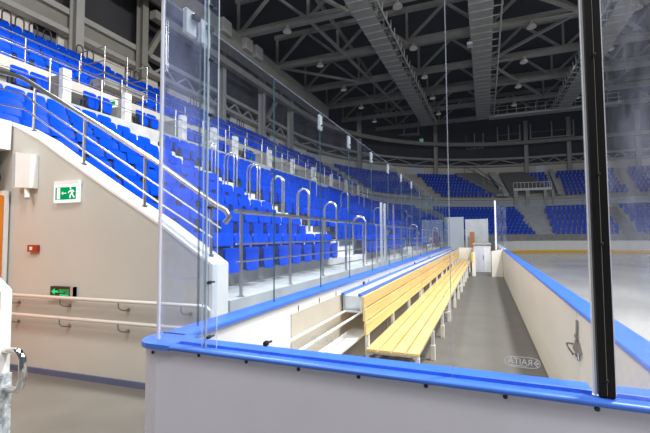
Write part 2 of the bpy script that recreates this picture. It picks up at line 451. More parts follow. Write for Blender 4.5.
# ================================================================== GLASS AROUND THE BENCH
def pane_y(x,y0,y1,z0,z1,th=.012,mats=None):
    m=MB()
    m.add([(x-th/2,y0,z0),(x-th/2,y1,z0),(x-th/2,y1,z1),(x-th/2,y0,z1)],[(0,1,2,3)],0)
    m.add([(x+th/2,y0,z0),(x+th/2,y1,z0),(x+th/2,y1,z1),(x+th/2,y0,z1)],[(3,2,1,0)],0)
    for (a,b) in (((y0,z0),(y0,z1)),((y1,z0),(y1,z1))):
        m.add([(x-th/2,a[0],a[1]),(x+th/2,a[0],a[1]),(x+th/2,b[0],b[1]),(x-th/2,b[0],b[1])],[(0,1,2,3)],1)
    m.add([(x-th/2,y0,z1),(x+th/2,y0,z1),(x+th/2,y1,z1),(x-th/2,y1,z1)],[(0,1,2,3)],2)
    return m
def pane_x(y,x0,x1,z0,z1,th=.012):
    m=MB()
    m.add([(x0,y-th/2,z0),(x1,y-th/2,z0),(x1,y-th/2,z1),(x0,y-th/2,z1)],[(0,1,2,3)],0)
    m.add([(x0,y+th/2,z0),(x1,y+th/2,z0),(x1,y+th/2,z1),(x0,y+th/2,z1)],[(3,2,1,0)],0)
    for x in (x0,x1): m.add([(x,y-th/2,z0),(x,y+th/2,z0),(x,y+th/2,z1),(x,y-th/2,z1)],[(0,1,2,3)],1)
    m.add([(x0,y-th/2,z1),(x1,y-th/2,z1),(x1,y+th/2,z1),(x0,y+th/2,z1)],[(0,1,2,3)],2)
    return m
GX=-1.66
js=[1.99,2.94,3.96,4.95,6.07,7.25,8.5,9.8,11.1,12.4,13.7,15.0,16.3,17.6,18.9,20.6]
gm=[M['glass_side'],M['gedge_dark'],M['gedge']]
gwords=['just behind the curved corner pane']+['%s pane from the curved corner'%ordw(k) for k in range(2,20)]
for i in range(len(js)-1):
    o=single('rink_glass',pane_y(GX,js[i]+.004,js[i+1]-.004,1.085,3.02),gm,'clear side pane on the left board, '+gwords[i],'glass')
for i,y in enumerate(js[2:8]):
    m=MB(); m.bbox(GX-.012,GX+.014,y-.038,y+.038,2.82,2.985,.004)
    m.lathe([(.010,0),(.010,.03)],(GX+.014,y,2.87),8,1,'x')
    single('glass_clip',m,[M['clip'],M['bolt']],'frosted clip joining side panes at their top edge, %s along the row'%ordw(i+1),'clip')
# curved corner pane
arc=[]
cxp,cyp,rr=-1.585,1.72,.085
pts=[(GX,1.985),(GX-.006,1.85)]
for k in range(1,9):
    a=PI+k*(PI/2)/8; pts.append((cxp+rr*math.cos(a),cyp+rr*math.sin(a)))
pts.append((-1.325,1.642))
m=MB(); n=len(pts); th=.012; inn=[];out=[]
for i,p in enumerate(pts):
    a=Vector(pts[max(0,i-1)]);b=Vector(pts[min(n-1,i+1)]); dd=(b-a).normalized(); nn=Vector((dd.y,-dd.x))
    q=Vector(p); out.append(q-nn*th/2); inn.append(q+nn*th/2)
for side in (out,inn):
    vs=[(p.x,p.y,z) for p in side for z in (1.098,3.02)]
    m.add(vs,[(2*i,2*i+2,2*i+3,2*i+1) for i in range(n-1)],0,True)
vs=[(p.x,p.y,3.02) for p in out]+[(p.x,p.y,3.02) for p in inn]
m.add(vs,[(i,i+1,i+1+n,i+n) for i in range(n-1)],2)
for i in (0,n-1):
    m.add([(out[i].x,out[i].y,1.098),(inn[i].x,inn[i].y,1.098),(inn[i].x,inn[i].y,3.02),(out[i].x,out[i].y,3.02)],[(0,1,2,3)],1)
cg=single('rink_glass',m,[M['glass_curve'],M['gedge_dark'],M['gedge']],'scuffed curved pane at the left front corner of the board','glass')
m=MB(); m.path([(-1.648,1.658,1.10),(-1.648,1.658,3.02)],.010,6)
o=bpy.data.objects.new('edge_bead',m.mesh('edge_bead',M['gedge_white'],cg.location)); COL.objects.link(o); o.parent=cg; o['label']='bright white edge bead'
for (x,y,w) in ((GX,1.965,'left of the pair at the top of the corner pane'),(-1.60,2.03,'right of the pair at the top of the corner pane')):
    pass
for (y,w) in ((1.885,'left one of the pair beside the curved pane'),(2.02,'right one of the pair beside the curved pane')):
    m=MB(); m.bbox(GX-.016,GX+.018,y-.045,y+.045,2.89,3.045,.004); m.bbox(GX+.02,GX+.05,y-.01,y+.045,2.99,3.02,.003,1)
    single('glass_clip',m,[M['clip'],M['bolt']],'white glass clip, '+w,'clip')
# front panes
fm=[M['glass'],M['gedge'],M['gedge']]
m=pane_x(1.645,-1.345,-.1325,1.080,3.06); f1=single('rink_glass',m,fm,'front pane between the bolted splice strip and the middle joint','glass')
m=pane_x(1.645,-.1295,.337,1.080,3.06); f2=single('rink_glass',m,[M['glass'],M['gedge'],M['gedge']],'front pane between the middle joint and the black post','glass')
m=pane_x(1.648,.40,1.35,1.080,3.06); f3=single('rink_glass',m,[M['glass_scuff'],M['gedge_white'],M['gedge']],'scratched front pane right of the black post','glass')
# splice strip with bolts at left
sp=empty('splice_strip',(-1.29,1.63,1.1),'clear bolted strip joining the curved corner pane to the front pane','strip')
m=pane_x(1.632,-1.335,-1.245,1.10,3.06,.008); part('strip',m,[M['glass_curve'],M['gedge'],M['gedge']],sp)
m=MB(); m.box(-1.308,-1.300,1.622,1.627,1.10,3.06); part('edge_line',m,M['gedge'],sp)
for z in (1.149,1.42,1.80,2.276,2.565,2.851):
    m=MB(); m.lathe([(.007,-.012),(.009,-.008),(.009,.012),(.005,.016)],(-1.293,1.632,z),10,0,'y'); m.tube((-1.293,1.645,z),(-1.289,1.668,z+.001),.005,8)
    part('bolt',m,M['bolt'],sp)
m=MB(); m.lathe([(.012,-.01),(.014,0),(.012,.012)],(-.964,1.632,1.149),10,0,'y'); m.tube((-.964,1.645,1.149),(-.957,1.672,1.151),.006,8)
single('glass_bolt',m,M['bolt'],'black bolt through the bottom of the front pane above the blue cap','bolt')
# maker's oval transfer on the pane, read from the bench side so mirrored here
def logo(parent,cx,cz,w,h,y,detail=True):
    mb=MB()
    N=40
    def ov(k,s):
        # rounded bar outline
        t=k/N; a=2*PI*t; ex=.38
        c,s_=math.cos(a),math.sin(a)
        return (math.copysign(abs(c)**.55,c)*(w/2-s), math.copysign(abs(s_)**.7,s_)*(h/2-s))
    vs=[];fs=[]
    for k in range(N):
        for s in (0,.0022):
            p=ov(k,s); vs.append((cx+p[0],y,cz+p[1]))
    for k in range(N): 
        a=2*k;b=2*((k+1)%N); fs.append((a,b,b+1,a+1))
    mb.add(vs,fs)
    tv,tf=text_mesh('RAITA',h*.80)
    wmax=max(v[0] for v in tv)-min(v[0] for v in tv)
    k=w*.68/wmax
    mb.add([(cx-(v[0]*k+.06*w),y,cz+v[1]+.03*h-.05*(-(v[0]))) for v in tv],tf)
    # arrow-head diamond
    ax=cx+w*.36
    for (dx,dz0,dz1) in ((0,0,.22),):
        mb.add([(ax-.006,y,cz),(ax+.006,y,cz+.3*h),(ax+.010,y,cz+.3*h),(ax-.001,y,cz),(ax+.010,y,cz-.3*h),(ax+.006,y,cz-.3*h)],[(0,1,2,3),(0,3,4,5)])
        mb.add([(ax+.003,y,cz),(ax+.008,y,cz+.13*h),(ax+.013,y,cz),(ax+.008,y,cz-.13*h)],[(0,1,2,3)])
    mb.box(cx-.34*w,cx+.12*w,y-.0002,y,cz-.36*h,cz-.31*h)
    o=bpy.data.objects.new('maker_logo',mb.mesh('maker_logo',M['logo'],parent.location)); COL.objects.link(o); o.parent=parent
    o['label']='white mirrored oval maker mark'
logo(f2,.116,1.183,.118,.040,1.6385)
logo(f1,-.680,1.190,.105,.036,1.6385)
# black post
ps=empty('glass_post',(.365,1.62,1.1),'tall black metal post clamping the front panes','post')
m=MB(); m.bbox(.3445,.3675,1.603,1.634,1.102,3.1,.003); part('post_half',m,M['black'],ps)
m=MB(); m.bbox(.3683,.391,1.603,1.634,1.102,3.1,.003); part('post_half',m,M['black'],ps)
m=MB(); m.box(.3673,.3685,1.604,1.610,1.11,3.1); part('groove_strip',m,M['truss'],ps,'thin bright groove strip')
m=MB(); m.box(.3375,.3445,1.630,1.650,1.10,3.1); part('glass_gasket',m,M['white'],ps,'pale glass edge strip')
m=MB(); m.box(.391,.3935,1.602,1.612,1.115,3.1); part('gasket',m,M['gedge_white'],ps)
for z in (1.16,1.62,1.86,2.28,2.62):
    m=MB(); m.lathe([(.006,0),(.006,-.004),(.003,-.005)],(.3679,1.603,z),10,0,'y'); part('screw',m,M['bolt'],ps)
# middle joint bead
m=MB(); m.box(-.1322,-.1298,1.640,1.650,1.106,3.06); single('joint_bead',m,[M['bead']],'slim dark bead between the two front panes left of the black post','bead')

# ================================================================== BENCH
BX0,BX1=-1.20,-.648
def bench(y0,y1,label,xs=0):
    b=empty('player_bench',((BX0+BX1)/2,(y0+y1)/2,0),label,'bench')
    w=(BX1-BX0-.057)/4
    m=MB()
    for k in range(4):
        x=BX0+k*(w+.019); m.bbox(x+xs,x+w+xs,y0,y1,.424,.458,.005)
    part('seat',m,M['wood'],b)
    m=MB()
    for z0,z1,x in ((.59,.722,-1.222),(.735,.862,-1.232),(.875,1.003,-1.242)):
        m.bbox(x,x+.028,y0,y1-.03,z0,z1,.004)
    part('backrest',m,M['wood'],b)
    m=MB(); m.bbox(-1.285,-1.245,y0-.01,y1-.03,1.0,1.028,.004); part('backrest_cap',m,M['cap'],b,'blue backrest capping strip')
    m=MB()
    m.box(BX0+.02,BX0+.06,y0+.03,y1-.03,.385,.424); m.box(BX1-.06,BX1-.02,y0+.03,y1-.03,.385,.424)
    n=4
    ys=[y0+.10+(y1-y0-.2)*i/(n-1) for i in range(n)]
    for y in ys: m.box(BX0,BX1-.01,y-.02,y+.02,.385,.424)
    part('seat_frame',m,M['wframe'],b)
    for y in ys:
        m=MB(); m.beam((-1.213,y,0),(-1.213,y,.60),.04,.04); m.beam((-1.213,y,.58),(-1.246,y,1.0),.03,.04); part('back_upright',m,M['wframe'],b)
        m=MB(); m.bbox(-.70,-.655,y-.025,y+.025,.0,.385,.004)
        l=part('leg',m,M['wframe'],b)
        m=MB(); m.bbox(-.708,-.647,y-.032,y+.032,.002,.20,.004)
        o=part('leg_sleeve',m,M['cream'],l,'cream lower sleeve')
    m=MB(); m.box(-1.205,-.68,y0+.11,y0+.14,.16,.19); m.box(-1.205,-.68,y1-.14,y1-.11,.16,.19); part('cross_brace',m,M['wframe'],b)
    return b
bl=['yellow wooden bench nearest the camera with tall plank backrest','yellow wooden bench second from the camera','yellow wooden bench third from the camera','yellow wooden bench farthest from the camera']
bys=[4.1,8.10,12.30,16.4,20.4]
for i in range(4): bench(bys[i]+(.03 if i else 0),bys[i+1]-.02,bl[i],0 if i==0 else -.012)
# stick rack behind the bench backs
sr=empty('stick_rack',(-1.39,12,0),'white open top stick rack with blue caps behind the bench backs','rack')
m=MB(); m.box(-1.560,-1.540,4.40,20.4,.79,.965); part('side_panel',m,M['wframe'],sr)
m=MB(); m.box(-1.315,-1.290,4.28,20.4,.79,.99); part('side_panel',m,M['wframe'],sr)
m=MB(); m.bbox(-1.572,-1.532,4.36,20.4,.965,.992,.004); part('side_cap',m,M['cap'],sr,'blue capping strip')
m=MB(); m.box(-1.555,-1.29,4.40,4.415,.79,.955); part('end_panel',m,M['clip'],sr)
m=MB(); m.box(-1.54,-1.315,4.42,20.4,.79,.81); part('rack_floor',m,M['wframe'],sr)
for x in (-1.53,-1.33):
    m=MB(); m.box(x-.011,x+.011,2.2,20.4,.772,.788); part('side_rail',m,M['wframe'],sr)
m=MB(); m.box(-1.53,-1.285,4.37,4.40,.772,.788); part('cross_bar',m,M['wframe'],sr)
m=MB(); m.box(-1.50,-1.29,2.3,20.4,.53,.555); part('shelf',m,M['wframe'],sr)
for y in (2.4,6.4,10.5,14.6,18.6):
    m=MB(); m.box(-1.54,-1.51,y,y+.03,0,.772); part('leg',m,M['wframe'],sr)
for y in (5.2,9.4,12.0):
    m=MB(); m.box(-1.56,-1.54,y,y+.05,.992,1.03); part('peg',m,M['bolt'],sr)

# ---- far end of the bench strip
m=MB(); m.box(-1.20,-.55,20.45,20.53,0,1.06); single('end_board',m,M['cream'],'cream cross board closing the far end of the bench','board')
m=MB(); m.bbox(-.52,-.38,17.15,17.28,0,.96,.006); m.box(-.53,-.47,17.14,17.16,.55,.95,1); single('gate_post',m,[M['cream'],M['yellow']],'cream gate post standing at the far end of the benches','post')
m=MB(); m.prism([(.22,0),(.62,0),(.62,1.07),(.50,1.07),(.22,1.02)],'y',17.17,17.27); single('gate_wall',m,M['cream'],'short cream cross wall at the far right end of the bench floor','board')
fc=empty('cabinet',(-.1,20,0),'low white cabinet with pale grey top past the benches','cabinet')
m=MB(); m.box(-.50,.22,19.35,22.3,0,1.22); part('body',m,M['white'],fc)
m=MB(); m.bbox(-.54,.25,19.28,22.4,1.22,1.29,.01); part('worktop',m,M['ring'],fc)
m=MB(); m.box(-.47,-.05,19.335,19.35,.05,1.15); dd=part('door',m,M['hdpe_front'],fc)
m=MB(); m.box(-.10,-.07,19.31,19.335,.55,.75); part('handle',m,M['steel'],dd)
m=MB(); m.box(.37,.43,17.19,17.25,1.07,3.05); single('glass_post',m,M['white'],'slim white post on the short cross wall beyond the benches','post')
for k,(x0,x1,y) in enumerate(((.44,.60,17.22),(.62,.80,17.3))):
    single('rink_glass',pane_x(y,x0,x1,1.10,2.8),[M['glass_scuff'],M['gedge_white'],M['gedge_white']],['narrow pane next to the slim white post past the benches','narrow pane above the ice side boards past the benches'][k],'glass')
wp=empty('partition',(-.5,24,0),'white partition panel with slim posts beyond the low cabinet','partition')
m=MB(); m.box(-1.04,.10,24,24.06,0,2.58); part('panel',m,M['concrete'],wp)
m=MB(); m.box(.10,.17,23.98,24.08,0,2.6); part('edge_post',m,M['alu'],wp)
m=MB(); m.box(-.80,-.55,23.6,23.66,0,1.85); single('door_leaf',m,M['brown'],'narrow orange brown door leaf in front of the white partition','door')
m=MB(); m.box(-2.0,-1.12,24.0,24.03,0,2.72); single('rink_glass',m,[M['clip']],'frosted pane left of the white partition past the benches','glass')

# ================================================================== WALL FITTINGS
def hrail(z,label):
    h=empty('handrail',(-4.3,3.15,z),label,'handrail')
    pts=[(x,wy(x,-.085),z) for x in (-5.75,-4.5,-3.3,-2.72)]
    pts+=[(-2.64,wy(-2.64,-.08),z-.01),(-2.60,wy(-2.6,-.07),z-.05),(-2.60,wy(-2.6,-.06),z-.20)]
    m=MB(); m.path(pts,.021,10); part('rail',m,M['satin'],h)
    for x in (-5.52,-4.66,-3.78,-2.95):
        y0=wy(x,-.085); 
        m=MB(); m.path([(x,y0,z-.015),(x+.005,y0,z-.07),(x+.02,y0+.02,z-.10),(x+.05,y0+.05,z-.11),(x+.06,wy(x,-.005),z-.105)],.008,8)
        m.lathe([(.022,0),(.022,-.008)],(x+.06,wy(x),z-.105),10,0,'y'); part('bracket',m,M['hoop'],h)
hrail(.945,'upper stainless handrail along the beige end wall'); hrail(.71,'lower stainless handrail along the beige end wall')

def on_wall(mb,x0,x1,z0,z1,o0,o1,mi=0):
    wallprism(mb,[(x0,z0),(x1,z0),(x1,z1),(x0,z1)],o0,o1,mi); return mb
ex=empty('exit_sign',(-4.71,3.22,2.08),'lit white and green running man exit sign on the beige wall','sign')
part('housing',on_wall(MB(),-4.86,-4.455,2.295,2.34,-.05,-.002),M['white'],ex)
part('lit_panel',on_wall(MB(),-4.865,-4.465,2.075,2.293,-.045,-.015),M['signw'],ex)
part('green_face',on_wall(MB(),-4.83,-4.50,2.108,2.258,-.05,-.046),M['signg'],ex)
m=MB(); on_wall(m,-4.800,-4.750,2.115,2.25,-.054,-.051)
# arrow
wallprism(m,[(-4.725,2.185),(-4.702,2.205),(-4.702,2.19),(-4.650,2.19),(-4.650,2.18),(-4.702,2.18),(-4.702,2.165)],-.054,-.051)
# running figure
def lim(pp,r=.009):
    for a,b in zip(pp[:-1],pp[1:]):
        dx,dz=b[0]-a[0],b[1]-a[1]; L=math.hypot(dx,dz); nx,nz=-dz/L*r,dx/L*r
        wallprism(m,[(a[0]+nx,a[1]+nz),(b[0]+nx,b[1]+nz),(b[0]-nx,b[1]-nz),(a[0]-nx,a[1]-nz)],-.054,-.051)
hx,hz=-4.582,2.243
wallprism(m,[(hx+.012*math.cos(k*PI/5),hz+.012*math.sin(k*PI/5)) for k in range(10)],-.054,-.051)
lim([(-4.570,2.222),(-4.555,2.178)],.012)
lim([(-4.572,2.218),(-4.600,2.205),(-4.615,2.185)],.007); lim([(-4.568,2.220),(-4.540,2.215),(-4.525,2.195)],.007)
lim([(-4.556,2.18),(-4.585,2.16),(-4.585,2.125)],.009); lim([(-4.554,2.18),(-4.538,2.15),(-4.518,2.13)],.009)
part('pictogram',m,M['signw'],ex)
s2=empty('exit_sign',(-4.69,3.2,.95),'small black exit sign with green arrow and letters above the handrail','sign')
part('housing',on_wall(MB(),-4.87,-4.505,.955,1.068,-.05,-.002),M['sign_black'],s2)
part('side_cap',on_wall(MB(),-4.545,-4.505,.953,1.070,-.052,-.004),M['bracket'],s2)
m=MB(); wallprism(m,[(-4.845,1.008),(-4.795,1.045),(-4.795,1.020),(-4.735,1.020),(-4.735,.996),(-4.795,.996),(-4.795,.971)],-.054,-.0505)
tv,tf=text_mesh('ВЫХОД',.062)
wx=max(v[0] for v in tv)-min(v[0] for v in tv)
m.add([(-4.64+v[0]*.15/wx,wy(-4.64+v[0]*.15/wx,-.053),1.012+v[1]) for v in tv],tf)
wallprism(m,[(-4.71,.964),(-4.57,.964),(-4.57,.978),(-4.71,.978)],-.054,-.0505)
part('lit_letters',m,M['sign_led'],s2)
cp=empty('call_point',(-5.25,3.2,1.48),'small red fire alarm call point on the beige wall','alarm')
part('box',on_wall(MB(),-5.30,-5.135,1.478,1.562,-.04,-.002),M['red'],cp)
part('button',on_wall(MB(),-5.255,-5.21,1.50,1.54,-.044,-.04),M['white'],cp)
ub=empty('wall_heater',(-5.44,3.1,2.29),'white wall mounted box high at the left end of the beige wall','heater')
m=MB(); wallprism(m,[(-5.47,2.285),(-5.20,2.27),(-5.20,2.69),(-5.47,2.735)],-.10,-.004); part('body',m,M['white'],ub)
m=MB(); wallprism(m,[(-5.515,2.285),(-5.475,2.285),(-5.475,2.735),(-5.515,2.745)],-.105,-.006); part('side_plate',m,M['alu'],ub)
m=MB(); m.path([(-5.31,wy(-5.3,-.06),2.285),(-5.31,wy(-5.3,-.06),2.25),(-5.28,wy(-5.3,-.07),2.18),(-5.25,wy(-5.3,-.09),2.14)],.028,10); part('nozzle',m,M['white'],ub)
rm=empty('wall_mirror',(-5.86,2.93,2.2),'round dark rimmed mirror at the far left edge','mirror')
m=MB(); m.lathe([(.17,0),(.20,.02),(.20,.05),(.16,.06)],(-5.86,2.93,2.43),24,0,'x'); part('rim',m,M['black'],rm)
m=MB(); m.lathe([(.16,.05),(.12,.075),(.06,.09),(.01,.095)],(-5.86,2.93,2.43),24,0,'x'); part('glass',m,M['chrome'],rm)

# near gate at the far left edge of the picture
gt=empty('gate_pillar',(-3.5,1.75,0),'white pillar with speckled base and steel handle at the left edge','gate')
m=MB(); m.prism([(-4.1,.72),(-3.09,.72),(-3.09,1.285),(-3.24,1.37),(-4.1,1.37)],'y',1.69,1.76); part('panel',m,M['white'],gt)
m=MB(); m.box(-4.12,-3.065,1.685,1.762,.0,.718); part('base',m,M['speck'],gt,'speckled grey base')
m=MB(); m.path([(-3.09,1.73,.875),(-2.98,1.73,.885),(-2.93,1.73,.875),(-2.90,1.73,.84),(-2.895,1.73,.71),(-2.92,1.73,.65),(-2.96,1.73,.625),(-3.08,1.73,.62)],.024,12); part('handle',m,M['chrome'],gt)

# ================================================================== STAND: sloped rail and front rail
NR=10
sl=empty('stair_rail',(-4,3.4,0),'sloped stainless railing on the coping of the end wall','railing')
tp=[(-7.0,3.26,4.22),(-5.76,3.28,3.82),(-5.6,3.29,3.74),(-3.44,3.42,2.50),(-2.72,3.47,2.03),(-2.55,3.48,1.93),(-2.50,3.48,1.86),(-2.56,3.48,1.80)]
m=MB(); m.path(tp,.030,10); part('top_rail',m,M['steel'],sl)
for a in ([(-7,3.26,3.98),(-5.71,3.29,3.58),(-3.44,3.42,2.24),(-2.60,3.47,1.74)],[(-7,3.26,3.72),(-5.66,3.29,3.37),(-3.43,3.42,2.05),(-2.71,3.47,1.64)]):
    m=MB(); m.path(a,.011,8); part('mid_rail',m,M['steel'],sl)
for (x,z0,z1) in ((-6.5,3.28,3.98),(-5.51,3.065,3.66),(-4.61,2.56,3.14),(-3.655,2.01,2.60),(-2.75,1.45,2.03)):
    m=MB(); m.tube((x,wy(x,.13),z0),(x,wy(x,.13),z1),.019,10); m.lathe([(.04,0),(.04,.012)],(x,wy(x,.13),z0),10); part('post',m,M['steel'],sl)

def fence(y0,y1,n,label):
    f=empty('railing',(-2.55,(y0+y1)/2,.95),label,'railing')
    X=-2.66
    m=MB(); m.path([(X,y0-.12,1.946),(X,y1,1.946)],.027,10); part('top_rail',m,M['steel'],f)
    for z in (1.567,1.358,1.107):
        m=MB(); m.tube((X,y0-.1,z),(X,y1,z),.011,8); part('mid_rail',m,M['steel'],f)
    for i in range(n):
        y=y0+(y1-y0)*i/(n-1)
        m=MB(); m.tube((X,y,.95),(X,y,1.93),.021,10); m.lathe([(.045,0),(.045,.012)],(X,y,.95),10); part('post',m,M['steel'],f)
fence(3.93,8.95,5,'stainless railing before the front seat row, nearest the end wall')
fence(10.2,16.8,7,'stainless railing before the front seat row beyond the first stairs')
fence(18.4,33.0,12,'distant stainless railing along the front of the stand')
for (y,w) in ((10.35,'nearer'),(10.75,'farther')):
    m=MB(); m.bbox(-2.60,-2.54,y-.03,y+.03,0,2.55,.005); single('gate_post',m,M['alu'],'tall slim white post by the stand front, %s of the two'%w,'post')

# ================================================================== TERRACES
prof=[(0,0),(0,.95)]
for k in range(NR):
    prof+=[(.8*k,.95+.4*k)] if k else []
    prof+=[(.8*k+.8,.95+.4*k)]
prof+=[(8.0,5.4),(9.9,5.4),(9.9,0)]
m=MB(); sweep(m,prof); single('lower_terrace',m,M['concrete'],'stepped pale concrete lower terrace carrying the blue seats','terrace')
up_=[(9.35,6.25),(9.35,6.6)]
for k in range(7):
    up_+=[(9.65+.9*k,6.6+.56*k),(9.65+.9*k+.9,6.6+.56*k)]
up_+=[(15.95,10.6),(17.5,10.6),(17.5,10.1),(16.4,10.0),(9.9,6.25)]
m=MB(); sweep(m,up_); single('upper_terrace',m,M['beige'],'beige upper terrace overhanging the walkway','terrace')
# back wall of the upper tier, panels with openings between
edges=[0,8.2,9.4,16.0,17.0,23,24.2,30,31,36,37,43,44,50,51,57,58,70]
bi=0
for a,b in zip(edges[:-1:2],edges[1::2]):
    bi+=1
    ts=[a+(b-a)*i/8 for i in range(9)]
    m=MB(); sweep(m,[(17.3,10.605),(17.45,10.605),(17.45,12.15),(17.3,12.15)],ts); struct('wall_rear' if bi==1 else 'wall_rear.%03d'%(bi-1),m,M['rear'])

# ---- ring beam
rg=empty('ring_beam',(-19,20,12),'pale grey steel ring beam running above the upper tier','beam')
m=MB(); sweep(m,[(16.65,12.95),(17.15,12.95),(17.15,13.25),(16.65,13.25)]); part('top_flange',m,M['ring'],rg)
m=MB(); sweep(m,[(16.9,12.2),(17.0,12.2),(17.0,12.95),(16.9,12.95)],[0,3,6,9,12,14]); part('web',m,M['truss'],rg)
m=MB(); sweep(m,[(16.65,11.95),(17.15,11.95),(17.15,12.2),(16.65,12.2)]); part('bottom_flange',m,M['ring'],rg)
m=MB()
t=14.2; q=0
while t<62:
    a=bowl(t,16.9,12.2 if q%2 else 12.95); b=bowl(t+1.0,16.9,12.95 if q%2 else 12.2)
    m.beam(a,b,.10,.12); t+=1.0; q+=1
part('lacing',m,M['ring'],rg)
# ---- columns behind the upper tier
cts=[9.7,13.8,21.6,27.6,33.4,39.5,44.5,49.5,54,58,62]
for i,t in enumerate(cts):
    p=bowl(t,16.35,0)
    m=MB(); p=Vector(p)
    for dx,dy,w,h in ((-.24,0,.05,.42),(.24,0,.05,.42),(0,0,.48,.05)):
        m.box(p.x+dx-w/2,p.x+dx+w/2,p.y-h/2,p.y+h/2,10.61,18.5)
    single('roof_column',m,M['ring'] if i!=1 else M['truss'],'grey steel column above the upper tier, %s from the left'%ordw(i+1),'column')
m=MB(); p=Vector(bowl(14.2,16.35,0)); q=Vector(bowl(17.2,16.35,0))
m.beam((p.x,p.y,12.8),(q.x,q.y,18.4),.28,.28); single('diagonal_strut',m,M['truss'],'leaning steel strut beside the second column on the left','strut')
m=MB(); p=Vector(bowl(28.5,16.35,0)); q=Vector(bowl(33,16.35,0))
m.beam((p.x,p.y,12.8),(q.x,q.y,18.4),.3,.3); single('diagonal_strut',m,M['truss'],'leaning steel strut beyond the side glass, farther along','strut')

# ---- walkway: fin walls, rails, sign
fins=[(4.6,.2),(7.25,.22),(9.3,.22),(11.9,.25),(13.8,.25),(15.4,.25),(18.6,.25),(21.4,.25),(24.5,.25),(28,.25),(31.5,.3),(35,.3)]
for i,(y,w) in enumerate(fins):
    fn=empty('walkway_partition',bowl(y-Y0,8,5.05),'grey partition under the upper tier, %s from the left'%ordw(i+1),'partition')
    m=MB(); m.prism([(-12.3,5.403),(-10.95,5.403),(-10.95,6.22),(-11.9,6.24),(-12.3,6.24)],'y',y,y+w); part('panel',m,M['conc_dark'],fn)
    m=MB(); m.box(-10.96,-10.78,y-.01,y+w+.01,5.403,6.4); part('end_face',m,M['white'],fn,'white end face')
for i,y0 in enumerate((5.6,9.95,12.6,16.5)):
    m=MB(); m.box(-12.4,-12.3,y0,y0+1.5,5.4,6.24); single('wall_panel',m,M['conc_dark'],'dark recess panel behind the walkway, %s from the left'%ordw(i+1),'panel')
def brail(name,t0,t1,s,z0,h,step,mats,label,lines=3,r=.022):
    f=empty(name,bowl(t0,s,z0),label,'railing')
    n=max(2,int((t1-t0)/1.0))
    ts=[t0+(t1-t0)*i/n for i in range(n+1)]
    for j in range(lines):
        zz=z0+h*(1-j*.3); m=MB(); m.path([bowl(t,s,zz) for t in ts],r if j==0 else r*.6,6); part('top_rail' if j==0 else 'mid_rail',m,mats,f)
    k=int((t1-t0)/step)
    for i in range(k+1):
        t=t0+(t1-t0)*i/k; a=bowl(t,s,z0);b=bowl(t,s,z0+h)
        m=MB(); m.tube(a,b,r*1.3,6); part('post',m,mats,f)
brail('railing',0.1,14,8.1,5.4,1.05,1.45,M['steel'],'steel railing along the walkway edge at the left')
brail('railing',14.6,34,8.1,5.4,1.05,1.5,M['steel'],'steel railing along the walkway edge beyond the side glass')
brail('railing',34.6,66,8.1,5.4,1.05,1.7,M['hoop'],'steel railing along the far curve of the walkway')
brail('railing',0.1,34,9.42,6.6,.75,1.6,M['hoop'],'dark railing on the lip of the upper tier at the left',2)
brail('railing',34.6,66,9.42,6.6,.75,2.2,M['hoop'],'dark railing on the lip of the upper tier round the far end',2)
es=empty('exit_sign',(-10.6,9.15,5.75),'tiny green lit exit sign on a grey partition above the walkway','sign')
m=MB(); m.box(-11.6,-11.1,9.20,9.28,5.95,6.15); part('housing',m,M['signw'],es)
m=MB(); m.box(-11.57,-11.13,9.19,9.199,5.98,6.12); part('green_face',m,M['signg'],es)
es=empty('exit_sign',bowl(14,8.6,5.6),'tiny green lit exit sign under the upper tier beyond the side glass','sign')
m=MB(); m.box(-11.6,-11.1,17.3,17.38,5.6,5.82); part('green_face',m,M['signg'],es)
# small balcony frame on the upper tier
bf=empty('balcony_frame',(-12.2,10.2,7),'small steel balcony cage on the upper tier at the left','railing')
m=MB(); x0,x1,y0,y1=-13.3,-12.1,9.55,11.4
for z in (7.35,7.8,8.3): m.path([(x0,y0,z),(x1,y0,z),(x1,y1,z),(x0,y1,z)],.022,6)
for (x,y) in ((x0,y0),(x1,y0),(x1,y1),(x1,(y0+y1)/2)): m.tube((x,y,6.9),(x,y,8.3),.025,6)
part('frame',m,M['hoop'],bf)
m=MB(); m.box(x0,x1-.05,y0+.05,y1,6.98,7.25); part('deck',m,M['conc_dark'],bf)

# ---- aisle stairs and hoop rails
A0,A1=8.92-Y0,10.45-Y0     # first aisle in t
aisles=[(A0,A1),(16.9-Y0,18.1-Y0),(25.0-Y0,26.2-Y0),(32-Y0,33.3-Y0),(L1+6.0,L1+7.2),(L1+13.9,L1+15.2),(L1+LA+6,L1+LA+7.2)]
for i,(a,b) in enumerate(aisles):
    m=MB()
    for k in range(NR):
        z=.95+.4*k; ts=[a+(b-a)*j/3 for j in range(4)]
        sweep(m,[(.8*k+.42,z),(.8*k+.8,z),(.8*k+.8,z+.2),(.8*k+.42,z+.2)],ts); sweep(m,[(.8*k+.785,z+.2),(.8*k+.82,z+.2),(.8*k+.82,z+.41),(.8*k+.785,z+.41)],ts)
    single('aisle_stairs',m,M['white'] if i<4 else M['concrete'] if i==5 else M['conc_dark'],'pale stair flight between blue seat blocks, %s from the left'%ordw(i+1),'stairs')
def hoop_mb(w,h,r=.02):
    m=MB(); pts=[(w/2,0,0),(w/2,0,h-w*.45)]
    for k in range(1,8):
        a=k*PI/8; pts.append((w/2*math.cos(a),0,h-w*.45+w*.55*math.sin(a)))
    pts+=[(-w/2,0,h-w*.45),(-w/2,0,0)]
    m.path(pts,r,8); return m
hoop_me=hoop_mb(.34,1.16,.022).mesh('hoop_rail',M['steel'])
c_=0
